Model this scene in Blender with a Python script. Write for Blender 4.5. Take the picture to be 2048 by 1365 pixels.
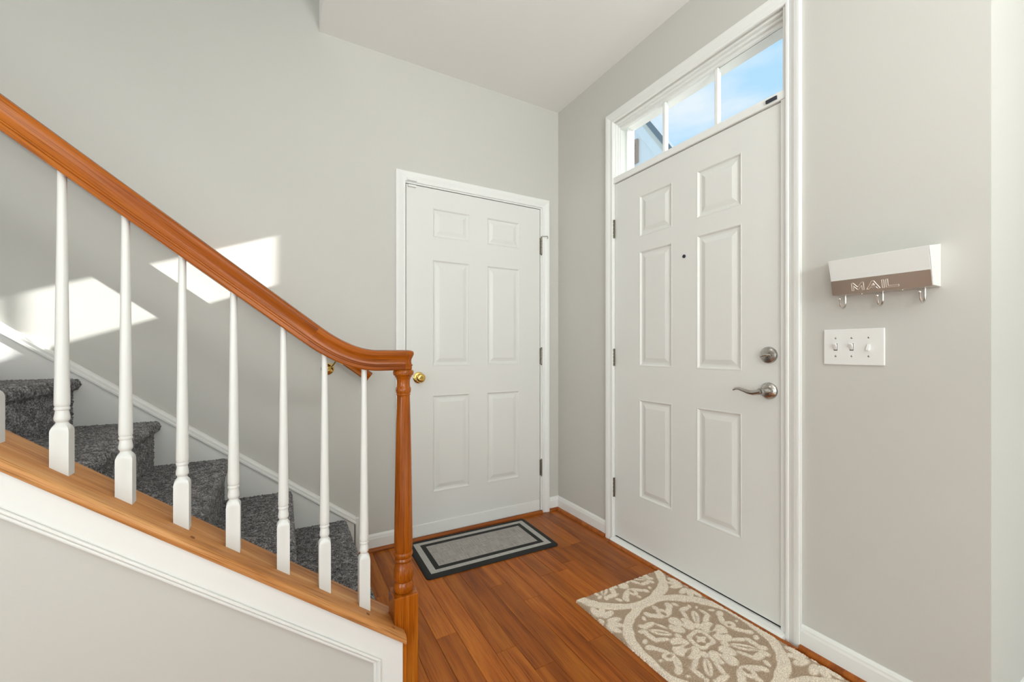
import bpy, bmesh, math, random
import numpy as np
from mathutils import Vector, Matrix, noise
random.seed(7)
for o in list(bpy.data.objects): bpy.data.objects.remove(o)
SC = bpy.context.scene
COL = SC.collection

# ------------------------------------------------------------------ camera
F_PX, YAW, HOR = 826.57, 0.5074, 701.08
cam = bpy.data.cameras.new('camera')
cam.sensor_width = 36.0; cam.sensor_fit = 'HORIZONTAL'
cam.lens = F_PX / 2048 * 36
cam.shift_y = (HOR - 682.5) / 2048
cam.clip_start = 0.02
co = bpy.data.objects.new('camera', cam); COL.objects.link(co)
co.location = (-1.6709, -2.3463, 1.096)
co.rotation_euler = (math.pi / 2, 0, -YAW)
SC.camera = co

# ------------------------------------------------------------------ view, sky, sun, daylight, added fill lamps
SC.view_settings.view_transform = 'Standard'
SC.view_settings.look = 'None'
SC.view_settings.gamma = 1.0
SC.view_settings.use_curve_mapping = False
SC.view_settings.exposure = 0.05

W = bpy.data.worlds.new('sky'); SC.world = W; W.use_nodes = True
nt = W.node_tree; nt.nodes.clear()
wo = nt.nodes.new('ShaderNodeOutputWorld'); bg = nt.nodes.new('ShaderNodeBackground')
tc = nt.nodes.new('ShaderNodeTexCoord'); mp = nt.nodes.new('ShaderNodeMapping')
mp.inputs['Scale'].default_value = (2.2, 2.2, 6.5)
nz = nt.nodes.new('ShaderNodeTexNoise'); nz.inputs['Scale'].default_value = 1.9; nz.inputs['Detail'].default_value = 5
cr = nt.nodes.new('ShaderNodeValToRGB')
cr.color_ramp.elements[0].position = 0.40; cr.color_ramp.elements[0].color = (0.46, 0.74, 1.0, 1)
cr.color_ramp.elements[1].position = 0.64; cr.color_ramp.elements[1].color = (0.82, 0.90, 0.98, 1)
nt.links.new(tc.outputs['Generated'], mp.inputs['Vector']); nt.links.new(mp.outputs['Vector'], nz.inputs['Vector'])
nt.links.new(nz.outputs['Fac'], cr.inputs['Fac']); nt.links.new(cr.outputs['Color'], bg.inputs['Color'])
bg.inputs['Strength'].default_value = 1.05
nt.links.new(bg.outputs['Background'], wo.inputs['Surface'])

def lamp(name, kind, loc, direction, energy, color=(1, 1, 1), **kw):
    l = bpy.data.lights.new(name, kind); l.energy = energy; l.color = color
    for k, v in kw.items(): setattr(l, k, v)
    o = bpy.data.objects.new(name, l); COL.objects.link(o); o.location = loc
    o.rotation_euler = Vector(direction).to_track_quat('-Z', 'Y').to_euler()
    return o
DAY = (0.94, 1.0, 0.98)                                    # sky light through the other windows
SUN_D = Vector((-1, 0.3265, -0.395))
lamp('sun', 'SUN', (6, -2, 5), SUN_D, 14.0, (1, 0.98, 0.95), angle=0.0093)
lamp('daylight_back_window', 'AREA', (-2.7, -7.42, 1.45), (0, 1, 0.25), 85, DAY, shape='RECTANGLE', size=3.6, size_y=1.5)
lamp('daylight_patio_door', 'AREA', (-6.02, -5.0, 1.1), (1, 0, 0.3), 84, DAY, shape='RECTANGLE', size=3.0, size_y=2.0)
lamp('daylight_front_room', 'AREA', (3.22, -5.1, 1.3), (-1, 0, 0.6), 7, DAY, shape='RECTANGLE', size=2.4, size_y=2.0)
lamp('stair_fill', 'AREA', (-5.95, -0.55, 4.1), (1, 0, -0.55), 30, (1.0, 0.98, 0.93), shape='RECTANGLE', size=0.9, size_y=1.3)  # added fill to lift the stair skirt, no window behind it
lamp('ceiling_fill', 'AREA', (-1.0, -3.6, 1.62), (-0.15, 0.45, 1), 47, (0.95, 1.0, 0.985), shape='DISK', size=0.6)  # added fill without a lamp body, brightens the ceiling from behind the camera

# ------------------------------------------------------------------ helpers
class MB:
    def __init__(s): s.v = []; s.f = []; s.uv = []
    def quad(s, idx, uv=None):
        s.f.append(tuple(idx)); s.uv.append(uv)
    def box(s, x0, x1, y0, y1, z0, z1):
        b = len(s.v)
        s.v += [(x0,y0,z0),(x1,y0,z0),(x1,y1,z0),(x0,y1,z0),(x0,y0,z1),(x1,y0,z1),(x1,y1,z1),(x0,y1,z1)]
        for q in ((0,3,2,1),(4,5,6,7),(0,1,5,4),(1,2,6,5),(2,3,7,6),(3,0,4,7)): s.quad([b+i for i in q])
        return s
    def prism(s, poly, fn, d0, d1):
        """poly: list of 2-D points, fn(a,b,d) -> 3-D"""
        b = len(s.v); n = len(poly)
        for d in (d0, d1): s.v += [fn(p[0], p[1], d) for p in poly]
        s.quad(range(b, b+n)); s.quad(range(b+2*n-1, b+n-1, -1))
        for i in range(n):
            j = (i+1) % n; s.quad((b+i, b+j, b+n+j, b+n+i))
        return s
    def lathe(s, prof, c=(0,0,0), n=24, axis='z', sx=1.0, a0=0, a1=2*math.pi):
        """prof: (radius, height). axis z / x / y. uv u = height, v = around"""
        full = abs(a1-a0-2*math.pi) < 1e-6; m = n if full else n+1
        b = len(s.v); L = [0]
        for i in range(1, len(prof)): L.append(L[-1]+math.hypot(prof[i][0]-prof[i-1][0], prof[i][1]-prof[i-1][1]))
        for r, h in prof:
            for k in range(m):
                a = a0+(a1-a0)*k/n; p, q = r*math.cos(a)*sx, r*math.sin(a)
                s.v.append({'z': (c[0]+p, c[1]+q, c[2]+h), 'x': (c[0]+h, c[1]+p, c[2]+q), 'y': (c[0]+p, c[1]+h, c[2]+q)}[axis])
        for i in range(len(prof)-1):
            for k in range(n):
                k2 = (k+1) % m
                r = max(prof[i][0], 0.005)
                s.quad((b+i*m+k, b+i*m+k2, b+(i+1)*m+k2, b+(i+1)*m+k),
                       ((L[i], k/n*6.28*r), (L[i], (k+1)/n*6.28*r), (L[i+1], (k+1)/n*6.28*r), (L[i+1], k/n*6.28*r)))
        if full:
            if prof[0][0] > 1e-6: s.quad(range(b+m-1, b-1, -1))
            if prof[-1][0] > 1e-6: s.quad(range(b+(len(prof)-1)*m, b+len(prof)*m))
        return s
    def tube(s, pts, r, n=10, cap=True):
        pts = [Vector(p) for p in pts]; rs = r if isinstance(r, (list, tuple)) else [r]*len(pts)
        b = len(s.v); N = None; L = 0
        for i, p in enumerate(pts):
            t = (pts[min(i+1, len(pts)-1)]-pts[max(i-1, 0)]).normalized()
            if N is None:
                N = t.orthogonal().normalized()
            else: N = (N-t*N.dot(t)).normalized()
            B = t.cross(N)
            for k in range(n):
                a = 2*math.pi*k/n; s.v.append(tuple(p+(N*math.cos(a)+B*math.sin(a))*rs[i]))
        for i in range(len(pts)-1):
            for k in range(n):
                k2 = (k+1) % n; s.quad((b+i*n+k, b+i*n+k2, b+(i+1)*n+k2, b+(i+1)*n+k))
        if cap: s.quad(range(b+n-1, b-1, -1)); s.quad(range(b+(len(pts)-1)*n, b+len(pts)*n))
        return s
    def sweep_xz(s, path, prof, yc, closed_prof=True, cap=True, vertical_ends=False):
        """path in the xz plane; prof list of (y offset, height normal to the path); uv u along, v around"""
        b = len(s.v); n = len(prof); P = [Vector((p[0], p[1])) for p in path]; L = [0.0]
        for i in range(1, len(P)): L.append(L[-1]+(P[i]-P[i-1]).length)
        V = [0.0]
        for i in range(1, n+1): V.append(V[-1]+math.hypot(prof[i % n][0]-prof[i-1][0], prof[i % n][1]-prof[i-1][1]))
        for i, p in enumerate(P):
            t = (P[min(i+1, len(P)-1)]-P[max(i-1, 0)]).normalized(); nn = Vector((-t.y, t.x))
            if nn.y < 0: nn = -nn
            if vertical_ends and i in (0, len(P)-1): nn = Vector((0, 1))/max(0.2, nn.y)
            for w, h in prof: s.v.append((p.x+nn.x*h, yc+w, p.y+nn.y*h))
        for i in range(len(P)-1):
            for k in range(n if closed_prof else n-1):
                k2 = (k+1) % n
                s.quad((b+i*n+k, b+i*n+k2, b+(i+1)*n+k2, b+(i+1)*n+k), ((L[i], V[k]), (L[i], V[k+1]), (L[i+1], V[k+1]), (L[i+1], V[k])))
        if cap and closed_prof: s.quad(range(b+n-1, b-1, -1)); s.quad(range(b+(len(P)-1)*n, b+len(P)*n))
        return s
    def casing(s, x0, x1, zt, prof, fn, zb=0.0):
        """mitred door casing round three sides; prof (outward, proud)"""
        b = len(s.v); n = len(prof)
        nodes = [((x0, zb), (-1, 0)), ((x0, zt), (-1, 1)), ((x1, zt), (1, 1)), ((x1, zb), (1, 0))]
        for (a, z), (da, dz) in nodes:
            for w, t in prof: s.v.append(fn(a+da*w, z+dz*w, t))
        for i in range(3):
            for k in range(n):
                k2 = (k+1) % n; s.quad((b+i*n+k, b+i*n+k2, b+(i+1)*n+k2, b+(i+1)*n+k))
        s.quad(range(b, b+n)); s.quad(range(b+4*n-1, b+3*n-1, -1))
        return s
    def build(s, name, mat=None, parent=None, smooth=None, bevel=0, label=None, origin=None, kind=None, seg=2):
        me = bpy.data.meshes.new(name)
        vs = s.v
        if origin is not None: vs = [(v[0]-origin[0], v[1]-origin[1], v[2]-origin[2]) for v in vs]
        me.from_pydata(vs, [], s.f)
        if any(u is not None for u in s.uv):
            ul = me.uv_layers.new(name='UVMap'); k = 0; buf = []
            for f, u in zip(s.f, s.uv):
                for i in range(len(f)): buf += list(u[i]) if u is not None else [s.v[f[i]][0]+s.v[f[i]][2], s.v[f[i]][1]]
            ul.data.foreach_set('uv', buf)
        bm = bmesh.new(); bm.from_mesh(me); bmesh.ops.recalc_face_normals(bm, faces=bm.faces); bm.to_mesh(me); bm.free()
        if mat: me.materials.append(mat)
        o = bpy.data.objects.new(name, me); COL.objects.link(o)
        if origin is not None: o.location = origin
        if parent is not None:
            o.parent = parent
            o.location = Vector(o.location)-Vector(WORLD.get(parent.name, (0, 0, 0)))
        WORLD[o.name] = tuple(Vector(WORLD.get(parent.name, (0,0,0)))+Vector(o.location)) if parent is not None else tuple(o.location)
        if bevel:
            m = o.modifiers.new('bevel', 'BEVEL'); m.width = bevel; m.segments = seg; m.limit_method = 'ANGLE'; m.angle_limit = math.radians(40)
        if smooth is not None:
            me.polygons.foreach_set('use_smooth', [True]*len(me.polygons))
            bpy_set_sharp(me, smooth)
        if label: o['label'] = label
        if kind: o['kind'] = kind
        return o
WORLD = {}
def bpy_set_sharp(me, ang):
    bm = bmesh.new(); bm.from_mesh(me)
    for e in bm.edges:
        if len(e.link_faces) == 2 and e.calc_face_angle(0) > math.radians(ang): e.smooth = False
    bm.to_mesh(me); bm.free()
def thing(name, loc, label=None, cat=None, group=None, kind=None):
    o = bpy.data.objects.new(name, None); COL.objects.link(o); o.location = loc; o.empty_display_size = 0.05
    WORLD[o.name] = tuple(loc)
    tag(o, label, cat, group, kind); return o
def tag(o, label=None, cat=None, group=None, kind=None):
    if label: o['label'] = label
    if cat: o['category'] = cat
    if group: o['group'] = group
    if kind: o['kind'] = kind
    return o

# ------------------------------------------------------------------ materials
def new_mat(name):
    m = bpy.data.materials.new(name); m.use_nodes = True
    return m, m.node_tree, m.node_tree.nodes['Principled BSDF']
def paint(name, col, rough=0.55, bump=0.02, scale=180.0, var=0.02):
    m, t, p = new_mat(name); N = t.nodes; K = t.links
    c = N.new('ShaderNodeTexCoord'); n = N.new('ShaderNodeTexNoise'); n.inputs['Scale'].default_value = scale; n.inputs['Detail'].default_value = 2
    n2 = N.new('ShaderNodeTexNoise'); n2.inputs['Scale'].default_value = 1.7; n2.inputs['Detail'].default_value = 3
    K.new(c.outputs['Object'], n.inputs['Vector']); K.new(c.outputs['Object'], n2.inputs['Vector'])
    mr = N.new('ShaderNodeMapRange'); mr.inputs['To Min'].default_value = 1-var; mr.inputs['To Max'].default_value = 1+var
    K.new(n2.outputs['Fac'], mr.inputs['Value'])
    hv = N.new('ShaderNodeHueSaturation'); hv.inputs['Color'].default_value = (*col, 1); K.new(mr.outputs['Result'], hv.inputs['Value'])
    K.new(hv.outputs['Color'], p.inputs['Base Color'])
    b = N.new('ShaderNodeBump'); b.inputs['Strength'].default_value = bump; b.inputs['Distance'].default_value = 0.002
    K.new(n.outputs['Fac'], b.inputs['Height']); K.new(b.outputs['Normal'], p.inputs['Normal'])
    p.inputs['Roughness'].default_value = rough
    return m
def metal(name, col, rough=0.25, brushed=False):
    m, t, p = new_mat(name); N = t.nodes; K = t.links
    p.inputs['Metallic'].default_value = 1; p.inputs['Base Color'].default_value = (*col, 1); p.inputs['Roughness'].default_value = rough
    c = N.new('ShaderNodeTexCoord'); mp = N.new('ShaderNodeMapping'); n = N.new('ShaderNodeTexNoise')
    mp.inputs['Scale'].default_value = (500, 4, 1500) if brushed else (60, 60, 60)
    K.new(c.outputs['Object'], mp.inputs['Vector']); K.new(mp.outputs['Vector'], n.inputs['Vector']); n.inputs['Scale'].default_value = 1
    mr = N.new('ShaderNodeMapRange'); dv = 0.02 if brushed else 0.07; mr.inputs['To Min'].default_value = max(0.03, rough-dv); mr.inputs['To Max'].default_value = rough+dv
    K.new(n.outputs['Fac'], mr.inputs['Value']); K.new(mr.outputs['Result'], p.inputs['Roughness'])
    return m
def wood(name, dark, mid, light, coord='UV', axis=0, rough=0.28, fine=1.0, coat=0.25, objvar=0.0, gscale=1.0):
    m, t, p = new_mat(name); N = t.nodes; K = t.links
    c = N.new('ShaderNodeTexCoord'); src = c.outputs[coord]
    oi = N.new('ShaderNodeObjectInfo')
    if objvar:
        ad = N.new('ShaderNodeVectorMath'); ad.operation = 'MULTIPLY_ADD'
        cb = N.new('ShaderNodeCombineXYZ'); K.new(oi.outputs['Random'], cb.inputs[0]); K.new(oi.outputs['Random'], cb.inputs[1]); K.new(oi.outputs['Random'], cb.inputs[2])
        ad.inputs[1].default_value = (37, 53, 19); K.new(cb.outputs[0], ad.inputs[0]); K.new(src, ad.inputs[2]); src = ad.outputs[0]
    def stretched(al, ac, sc, det, dist=0.0):
        mp = N.new('ShaderNodeMapping'); s = [ac, ac, ac]; s[axis] = al
        mp.inputs['Scale'].default_value = s; K.new(src, mp.inputs['Vector'])
        n = N.new('ShaderNodeTexNoise'); n.inputs['Scale'].default_value = sc; n.inputs['Detail'].default_value = det; n.inputs['Distortion'].default_value = dist
        K.new(mp.outputs['Vector'], n.inputs['Vector']); return n
    n1 = stretched(1.6*gscale, 22*gscale, 1.0, 4, 0.8)        # cathedral figure
    n2 = stretched(7*fine, 420*fine, 1.0, 2)                   # pores
    n3 = stretched(0.8, 5, 1.0, 2)                             # broad tone
    cr = N.new('ShaderNodeValToRGB'); e = cr.color_ramp.elements
    e[0].position = 0.36; e[0].color = (*dark, 1); e[1].position = 0.64; e[1].color = (*light, 1)
    x = e.new(0.5); x.color = (*mid, 1)
    a = N.new('ShaderNodeMath'); a.operation = 'MULTIPLY_ADD'; a.inputs[1].default_value = 0.62; K.new(n1.outputs['Fac'], a.inputs[0])
    b = N.new('ShaderNodeMath'); b.operation = 'MULTIPLY_ADD'; b.inputs[1].default_value = 0.26; K.new(n3.outputs['Fac'], b.inputs[0]); b.inputs[2].default_value = 0.06
    K.new(b.outputs[0], a.inputs[2]); K.new(a.outputs[0], cr.inputs['Fac'])
    pr = N.new('ShaderNodeValToRGB'); pr.color_ramp.elements[0].position = 0.33; pr.color_ramp.elements[0].color = (0.48, 0.42, 0.36, 1)
    pr.color_ramp.elements[1].position = 0.47; pr.color_ramp.elements[1].color = (1, 1, 1, 1); K.new(n2.outputs['Fac'], pr.inputs['Fac'])
    mx = N.new('ShaderNodeMixRGB'); mx.blend_type = 'MULTIPLY'; mx.inputs['Fac'].default_value = 0.8
    K.new(cr.outputs['Color'], mx.inputs['Color1']); K.new(pr.outputs['Color'], mx.inputs['Color2'])
    out = mx.outputs['Color']
    if objvar:
        hv = N.new('ShaderNodeHueSaturation'); mr = N.new('ShaderNodeMapRange')
        mr.inputs['To Min'].default_value = 1-objvar; mr.inputs['To Max'].default_value = 1+objvar
        K.new(oi.outputs['Random'], mr.inputs['Value']); K.new(mr.outputs['Result'], hv.inputs['Value']); K.new(out, hv.inputs['Color']); out = hv.outputs['Color']
    K.new(out, p.inputs['Base Color'])
    bp = N.new('ShaderNodeBump'); bp.inputs['Strength'].default_value = 0.12; bp.inputs['Distance'].default_value = 0.001
    K.new(n2.outputs['Fac'], bp.inputs['Height']); K.new(bp.outputs['Normal'], p.inputs['Normal'])
    p.inputs['Roughness'].default_value = rough; p.inputs['Specular IOR Level'].default_value = 0.22; p.inputs['Coat Weight'].default_value = coat; p.inputs['Coat Roughness'].default_value = 0.12
    return m

M = {}
M['wall'] = paint('wall_paint', (0.600, 0.585, 0.545), 0.6, 0.05)
M['ceiling'] = paint('ceiling_paint', (0.87, 0.865, 0.84), 0.8, 0.04)
M['trim'] = paint('trim_paint', (0.84, 0.84, 0.815), 0.32, 0.01)
M['door'] = paint('door_paint', (0.76, 0.755, 0.725), 0.36, 0.015)
M['baluster'] = paint('baluster_paint', (0.74, 0.74, 0.715), 0.3, 0.01)
M['plastic'] = paint('white_plastic', (0.83, 0.83, 0.81), 0.25, 0.0)
M['mailwhite'] = paint('white_enamel', (0.80, 0.80, 0.78), 0.28, 0.0)
M['oak'] = wood('oak_rail', (0.165, 0.034, 0.0015), (0.33, 0.080, 0.004), (0.49, 0.150, 0.013), 'UV', 0, 0.27, coat=0.03)
M['oakpost'] = wood('oak_post', (0.20, 0.043, 0.002), (0.38, 0.095, 0.005), (0.54, 0.175, 0.017), 'Object', 2, 0.20, coat=0.25)
M['oakcap'] = wood('oak_cap', (0.30, 0.105, 0.024), (0.55, 0.235, 0.070), (0.68, 0.35, 0.135), 'UV', 0, 0.42, coat=0.05)
M['plug'] = wood('oak_plug', (0.16, 0.045, 0.010), (0.30, 0.09, 0.02), (0.38, 0.13, 0.03), 'Object', 0, 0.4)
M['plank'] = wood('floor_plank', (0.22, 0.050, 0.003), (0.37, 0.096, 0.007), (0.48, 0.145, 0.014), 'Object', 1, 0.30, coat=0.05, objvar=0.2)
M['shoe'] = wood('shoe_mould', (0.22, 0.05, 0.006), (0.36, 0.095, 0.011), (0.44, 0.13, 0.018), 'Object', 0, 0.3)
M['nickel'] = metal('satin_nickel', (0.50, 0.48, 0.45), 0.26)
M['hinge'] = metal('worn_hinge', (0.33, 0.30, 0.25), 0.38)
M['chrome'] = metal('polished_chrome', (0.72, 0.70, 0.67), 0.10)
M['brass'] = metal('polished_brass', (0.80, 0.55, 0.17), 0.14)
M['brushed'] = metal('brushed_bronze_nickel', (0.64, 0.59, 0.535), 0.30, True)
M['emboss'] = metal('bright_nickel_edge', (0.92, 0.88, 0.82), 0.45)
M['black'] = paint('black_rubber', (0.011, 0.0115, 0.011), 0.75, 0.1, 400)
M['dark'] = paint('dark_plastic', (0.03, 0.035, 0.05), 0.3, 0.0)
M['sub'] = paint('subfloor', (0.05, 0.018, 0.006), 0.7)
M['seal'] = paint('weather_seal', (0.10, 0.10, 0.09), 0.6)  # also colours the joint shadow strip

# ------------------------------------------------------------------ shell
def struct(mb, name, mat, label, cat=None, parent=None, **kw):
    o = mb.build(name, mat, parent, **kw); o['kind'] = 'structure'; o['label'] = label
    if cat: o['category'] = cat
    return o
XL, YB, XF = -6.0, -7.4, 3.2
CE_X, CE_Y, CH, CU = -1.504, -1.08, 2.74, 5.2
D1 = dict(a0=-1.054, a1=-0.150, z0=0.014, z1=2.046)       # stair-side door leaf
D2 = dict(a0=-1.458, a1=-0.552, z0=0.032, z1=2.052)       # front door leaf

m = MB()
m.box(XL, D1['a0']-0.02, 0, 0.13, 0, CU); m.box(D1['a1']+0.02, 0.13, 0, 0.13, 0, CH+0.26)
m.box(D1['a0']-0.02, D1['a1']+0.02, 0, 0.13, 2.066, CH+0.26); m.box(D1['a0']-0.02, CE_X+0.6, 0, 0.13, CH, CU) if False else None
struct(m, 'wall_stair', M['wall'], 'light greige wall rising beside the carpeted stairs, holding the smaller door', 'wall')
m = MB()
m.box(0, 0.13, -0.545, 0.0, 0, CH); m.box(0, 0.13, -2.0, -1.478, 0, CH); m.box(0, 0.13, -1.478, -0.545, 2.407, CH)
struct(m, 'wall_front', M['wall'], 'light greige wall around the front door with mail holder and switches', 'wall')
struct(MB().box(0.13, XF, -2.0, -1.87, 0, CH), 'wall_right', M['wall'], 'pale wall strip turning away at the right edge', 'wall')
m = MB()                                                   # far side of the front room with its window
m.box(XF, XF+0.12, YB, -6.3, 0, CH); m.box(XF, XF+0.12, -3.9, -1.87, 0, CH); m.box(XF, XF+0.12, -6.3, -3.9, 0, 0.3); m.box(XF, XF+0.12, -6.3, -3.9, 2.3, CH)
struct(m, 'wall_far', M['wall'], 'wall of the front room with a wide window', 'wall')
m = MB()
m.box(XL, -4.5, YB-0.12, YB, 0, CH); m.box(-0.9, XF+.12, YB-0.12, YB, 0, CH); m.box(-4.5, -0.9, YB-0.12, YB, 0, 0.7); m.box(-4.5, -0.9, YB-0.12, YB, 2.2, CH)
struct(m, 'wall_back', M['wall'], 'back wall of the living space behind the camera', 'wall')
m = MB()
m.box(XL-0.12, XL, YB, -6.5, 0, CH); m.box(XL-0.12, XL, -3.5, 0.13, 0, CU); m.box(XL-0.12, XL, -6.5, -3.5, 2.1, CH)
struct(m, 'wall_left', M['wall'], 'far left wall with a patio door opening', 'wall')
m = MB()
m.box(CE_X, 0.13, YB-0.12, 0.0, CH, CH+0.26); m.box(0.13, XF+0.12, YB-0.12, -1.87, CH, CH+0.26); m.box(XL, CE_X, YB-0.12, CE_Y, CH, CH+0.26)
struct(m, 'ceiling', M['ceiling'], 'white flat ceiling over the entry ending at the stairwell', 'ceiling')
m = MB(); m.box(CE_X, CE_X+0.12, CE_Y, 0, CH+0.26, CU); m.box(XL, CE_X+.12, CE_Y-0.12, CE_Y, CH+0.26, CU)
struct(m, 'wall_upper', M['wall'], 'upper stairwell wall above the entry ceiling', 'wall')
struct(MB().box(XL, CE_X+.12, CE_Y-.12, 0.13, CU, CU+0.1), 'ceiling_upper', M['ceiling'], 'high ceiling at the top of the stairwell', 'ceiling')

# floor with individual planks; pale carpet in the living space behind and the front room
m = MB(); m.box(XL, XF, YB, -2.75, -0.012, 0.004); m.box(0.0, XF, -2.75, -2.0, -0.012, 0.004)
struct(m, 'floor_living', paint('beige_carpet', (0.50, 0.48, 0.45), 0.95, 0.6, 300), 'beige carpet of the living space behind the entry', 'floor')
fl = struct(MB().box(XL, XF+0.12, YB-0.12, 0.13, -0.12, -0.0125), 'floor', M['sub'], 'reddish oak strip floor of the entry hall', 'floor')
PW = 0.083; rng = random.Random(3); far = MB()
def plank_geo(mb, x0, x1, y0, y1):
    g = 0.0004; c = 0.0007; b = len(mb.v); X0, X1, Y0, Y1 = x0+g, x1-g, y0+g, y1-g
    for ins, z in ((0, -0.012), (0, -c), (c, 0.0)):
        mb.v += [(X0+ins, Y0+ins, z), (X1-ins, Y0+ins, z), (X1-ins, Y1-ins, z), (X0+ins, Y1-ins, z)]
    for k in range(2):
        for i in range(4): j = (i+1) % 4; mb.quad((b+4*k+i, b+4*k+j, b+4*k+4+j, b+4*k+4+i))
    mb.quad((b+8, b+9, b+10, b+11))
i = 0; x = 0.0
while x > XL:
    x0 = max(x-PW, XL); y = 0.0+rng.uniform(0.0, 0.5)
    while y > -2.75:
        ln = rng.choice((0.42, 0.6, 0.75, 0.9, 1.05)); y0 = max(y-ln, -2.75); yt = min(y, 0.0)
        if yt-y0 > 0.02:
            if x > -2.35 and yt > -2.3:
                p = MB(); c = ((x0+x)/2, (y0+yt)/2, 0); plank_geo(p, x0, x, y0, yt); p.build('plank', M['plank'], fl, origin=c)
            else: plank_geo(far, x0, x, y0, yt)
        y = y0
    x = x0; i += 1
far.build('far_planks', M['plank'], fl, kind='stuff')

# ------------------------------------------------------------------ door builder
FN1 = lambda a, z, t: (a, -t, z)          # stair wall: proud toward -y
FN2 = lambda a, z, t: (-t, a, z)          # front wall: proud toward -x
CAS = [(0, 0), (0, 0.009), (0.004, 0.011), (0.011, 0.011), (0.014, 0.0085), (0.022, 0.0105), (0.034, 0.015), (0.044, 0.0165), (0.051, 0.0165), (0.0545, 0.015), (0.0545, 0)]
def leaf(door, d, depth, rects, fn, thick=0.040):
    """front face grid with openings, plus edges; each raised panel its own mesh"""
    A = sorted({d['a0'], d['a1'], *[r[0] for r in rects], *[r[1] for r in rects]}); Z = sorted({d['z0'], d['z1'], *[r[2] for r in rects], *[r[3] for r in rects]})
    mb = MB(); idx = {}
    def vid(a, z, t):
        k = (round(a, 5), round(z, 5), round(t, 5))
        if k not in idx: idx[k] = len(mb.v); mb.v.append(fn(a, z, t))
        return idx[k]
    for a, b in zip(A, A[1:]):
        for z, w in zip(Z, Z[1:]):
            if any(r[0]-1e-6 <= a and b <= r[1]+1e-6 and r[2]-1e-6 <= z and w <= r[3]+1e-6 for r in rects): continue
            mb.quad((vid(a, z, -depth), vid(b, z, -depth), vid(b, w, -depth), vid(a, w, -depth)))
    q = [(d['a0'], d['z0']), (d['a1'], d['z0']), (d['a1'], d['z1']), (d['a0'], d['z1'])]
    for i in range(4):
        (a, z), (b, w) = q[i], q[(i+1) % 4]
        b0 = len(mb.v); mb.v += [fn(a, z, -depth), fn(b, w, -depth), fn(b, w, -depth-thick), fn(a, z, -depth-thick)]; mb.quad((b0, b0+1, b0+2, b0+3))
    b0 = len(mb.v); mb.v += [fn(a, z, -depth-thick) for a, z in q]; mb.quad((b0, b0+1, b0+2, b0+3))
    lf = mb.build('door_leaf', M['door'], door)
    ring = [(0, 0), (0.003, 0.0012), (0.006, 0.0002), (0.012, -0.0065), (0.019, -0.0075), (0.024, -0.0070), (0.043, -0.0012), (0.046, -0.0008)]
    for r in rects:
        pm = MB()
        for ins, t in ring: pm.v += [fn(r[0]+ins, r[2]+ins, t-depth), fn(r[1]-ins, r[2]+ins, t-depth), fn(r[1]-ins, r[3]-ins, t-depth), fn(r[0]+ins, r[3]-ins, t-depth)]
        for k in range(len(ring)-1):
            for i in range(4): j = (i+1) % 4; pm.quad((4*k+i, 4*k+j, 4*k+4+j, 4*k+4+i))
        k = 4*(len(ring)-1); pm.quad((k, k+1, k+2, k+3))
        pm.build('panel', M['door'], lf)
    return lf
def hinge(door, fn, a, z0, z1, da, proud, stop=False):
    """knuckle barrel of five segments with ball tips, plus a sliver of leaf"""
    hb = MB(); n = 5; L = (z1-z0)/n; c = fn(a, 0, proud)
    for i in range(n): hb.lathe([(0.001, z0+i*L+0.0006), (0.0056, z0+i*L+0.0012), (0.0056, z0+(i+1)*L-0.0012), (0.001, z0+(i+1)*L-0.0006)], (c[0], c[1], 0), 12)
    hb.lathe([(0.0, z0-0.008), (0.003, z0-0.006), (0.0042, z0-0.002), (0.002, z0+0.001)], (c[0], c[1], 0), 10)
    hb.lathe([(0.002, z1-0.001), (0.0042, z1+0.002), (0.003, z1+0.006), (0.0, z1+0.008)], (c[0], c[1], 0), 10)
    h = hb.build('hinge', M['hinge'], door, smooth=40)
    p = [fn(a-0.0005, z0, proud-0.004), fn(a+da, z0, proud-0.004), fn(a+da, z1, -0.004), fn(a-0.0005, z1, -0.004)]
    lo = [min(q[i] for q in p) for i in range(3)]; hi = [max(q[i] for q in p) for i in range(3)]
    MB().box(lo[0], hi[0], lo[1], hi[1], lo[2], hi[2]).build('hinge_leaf', M['hinge'], h)
    if stop:
        MB().tube([fn(a, z1+0.006, proud), fn(a+0.004, z1+0.010, proud+0.004), fn(a+0.03, z1+0.010, proud+0.022), fn(a+0.036, z1+0.009, proud+0.024), fn(a+0.036, z1-0.006, proud+0.024)], 0.0024, 8).build('hinge_stop', M['hinge'], h, smooth=40)
    return h

# ---- door 1 (beside the stairs)
d1 = thing('door_1', (-0.602, 0, 0), 'white six-panel interior door with brass knob on the stair wall', 'door', kind='structure')
R1 = [(a, b, z, w) for (a, b) in ((-0.900, -0.660), (-0.546, -0.308)) for (z, w) in ((0.260, 0.832), (1.004, 1.631), (1.760, 1.935))]
lf1 = leaf(d1, D1, 0.004, R1, FN1)
MB().casing(-1.0605, -0.1365, 2.058, CAS, FN1).build('casing', M['trim'], d1)
m = MB()                                                    # jamb lining
m.box(-1.074, -1.058, 0.0, 0.13, 0, 2.066); m.box(-0.146, -0.130, -0.0, 0.13, 0, 2.066); m.box(-1.058, -0.146, 0.0, 0.13, 2.050, 2.066)
m.box(-1.058, -1.046, 0.046, 0.09, 0, 2.05); m.box(-0.158, -0.146, 0.046, 0.09, 0, 2.05); m.box(-1.058, -0.146, 0.046, 0.09, 2.04, 2.05)
m.build('jamb', M['trim'], d1)
MB().box(-1.05, -0.154, -0.002, 0.006, 0.018, 0.086).build('kick_strip', M['trim'], lf1, bevel=0.0015)
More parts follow.
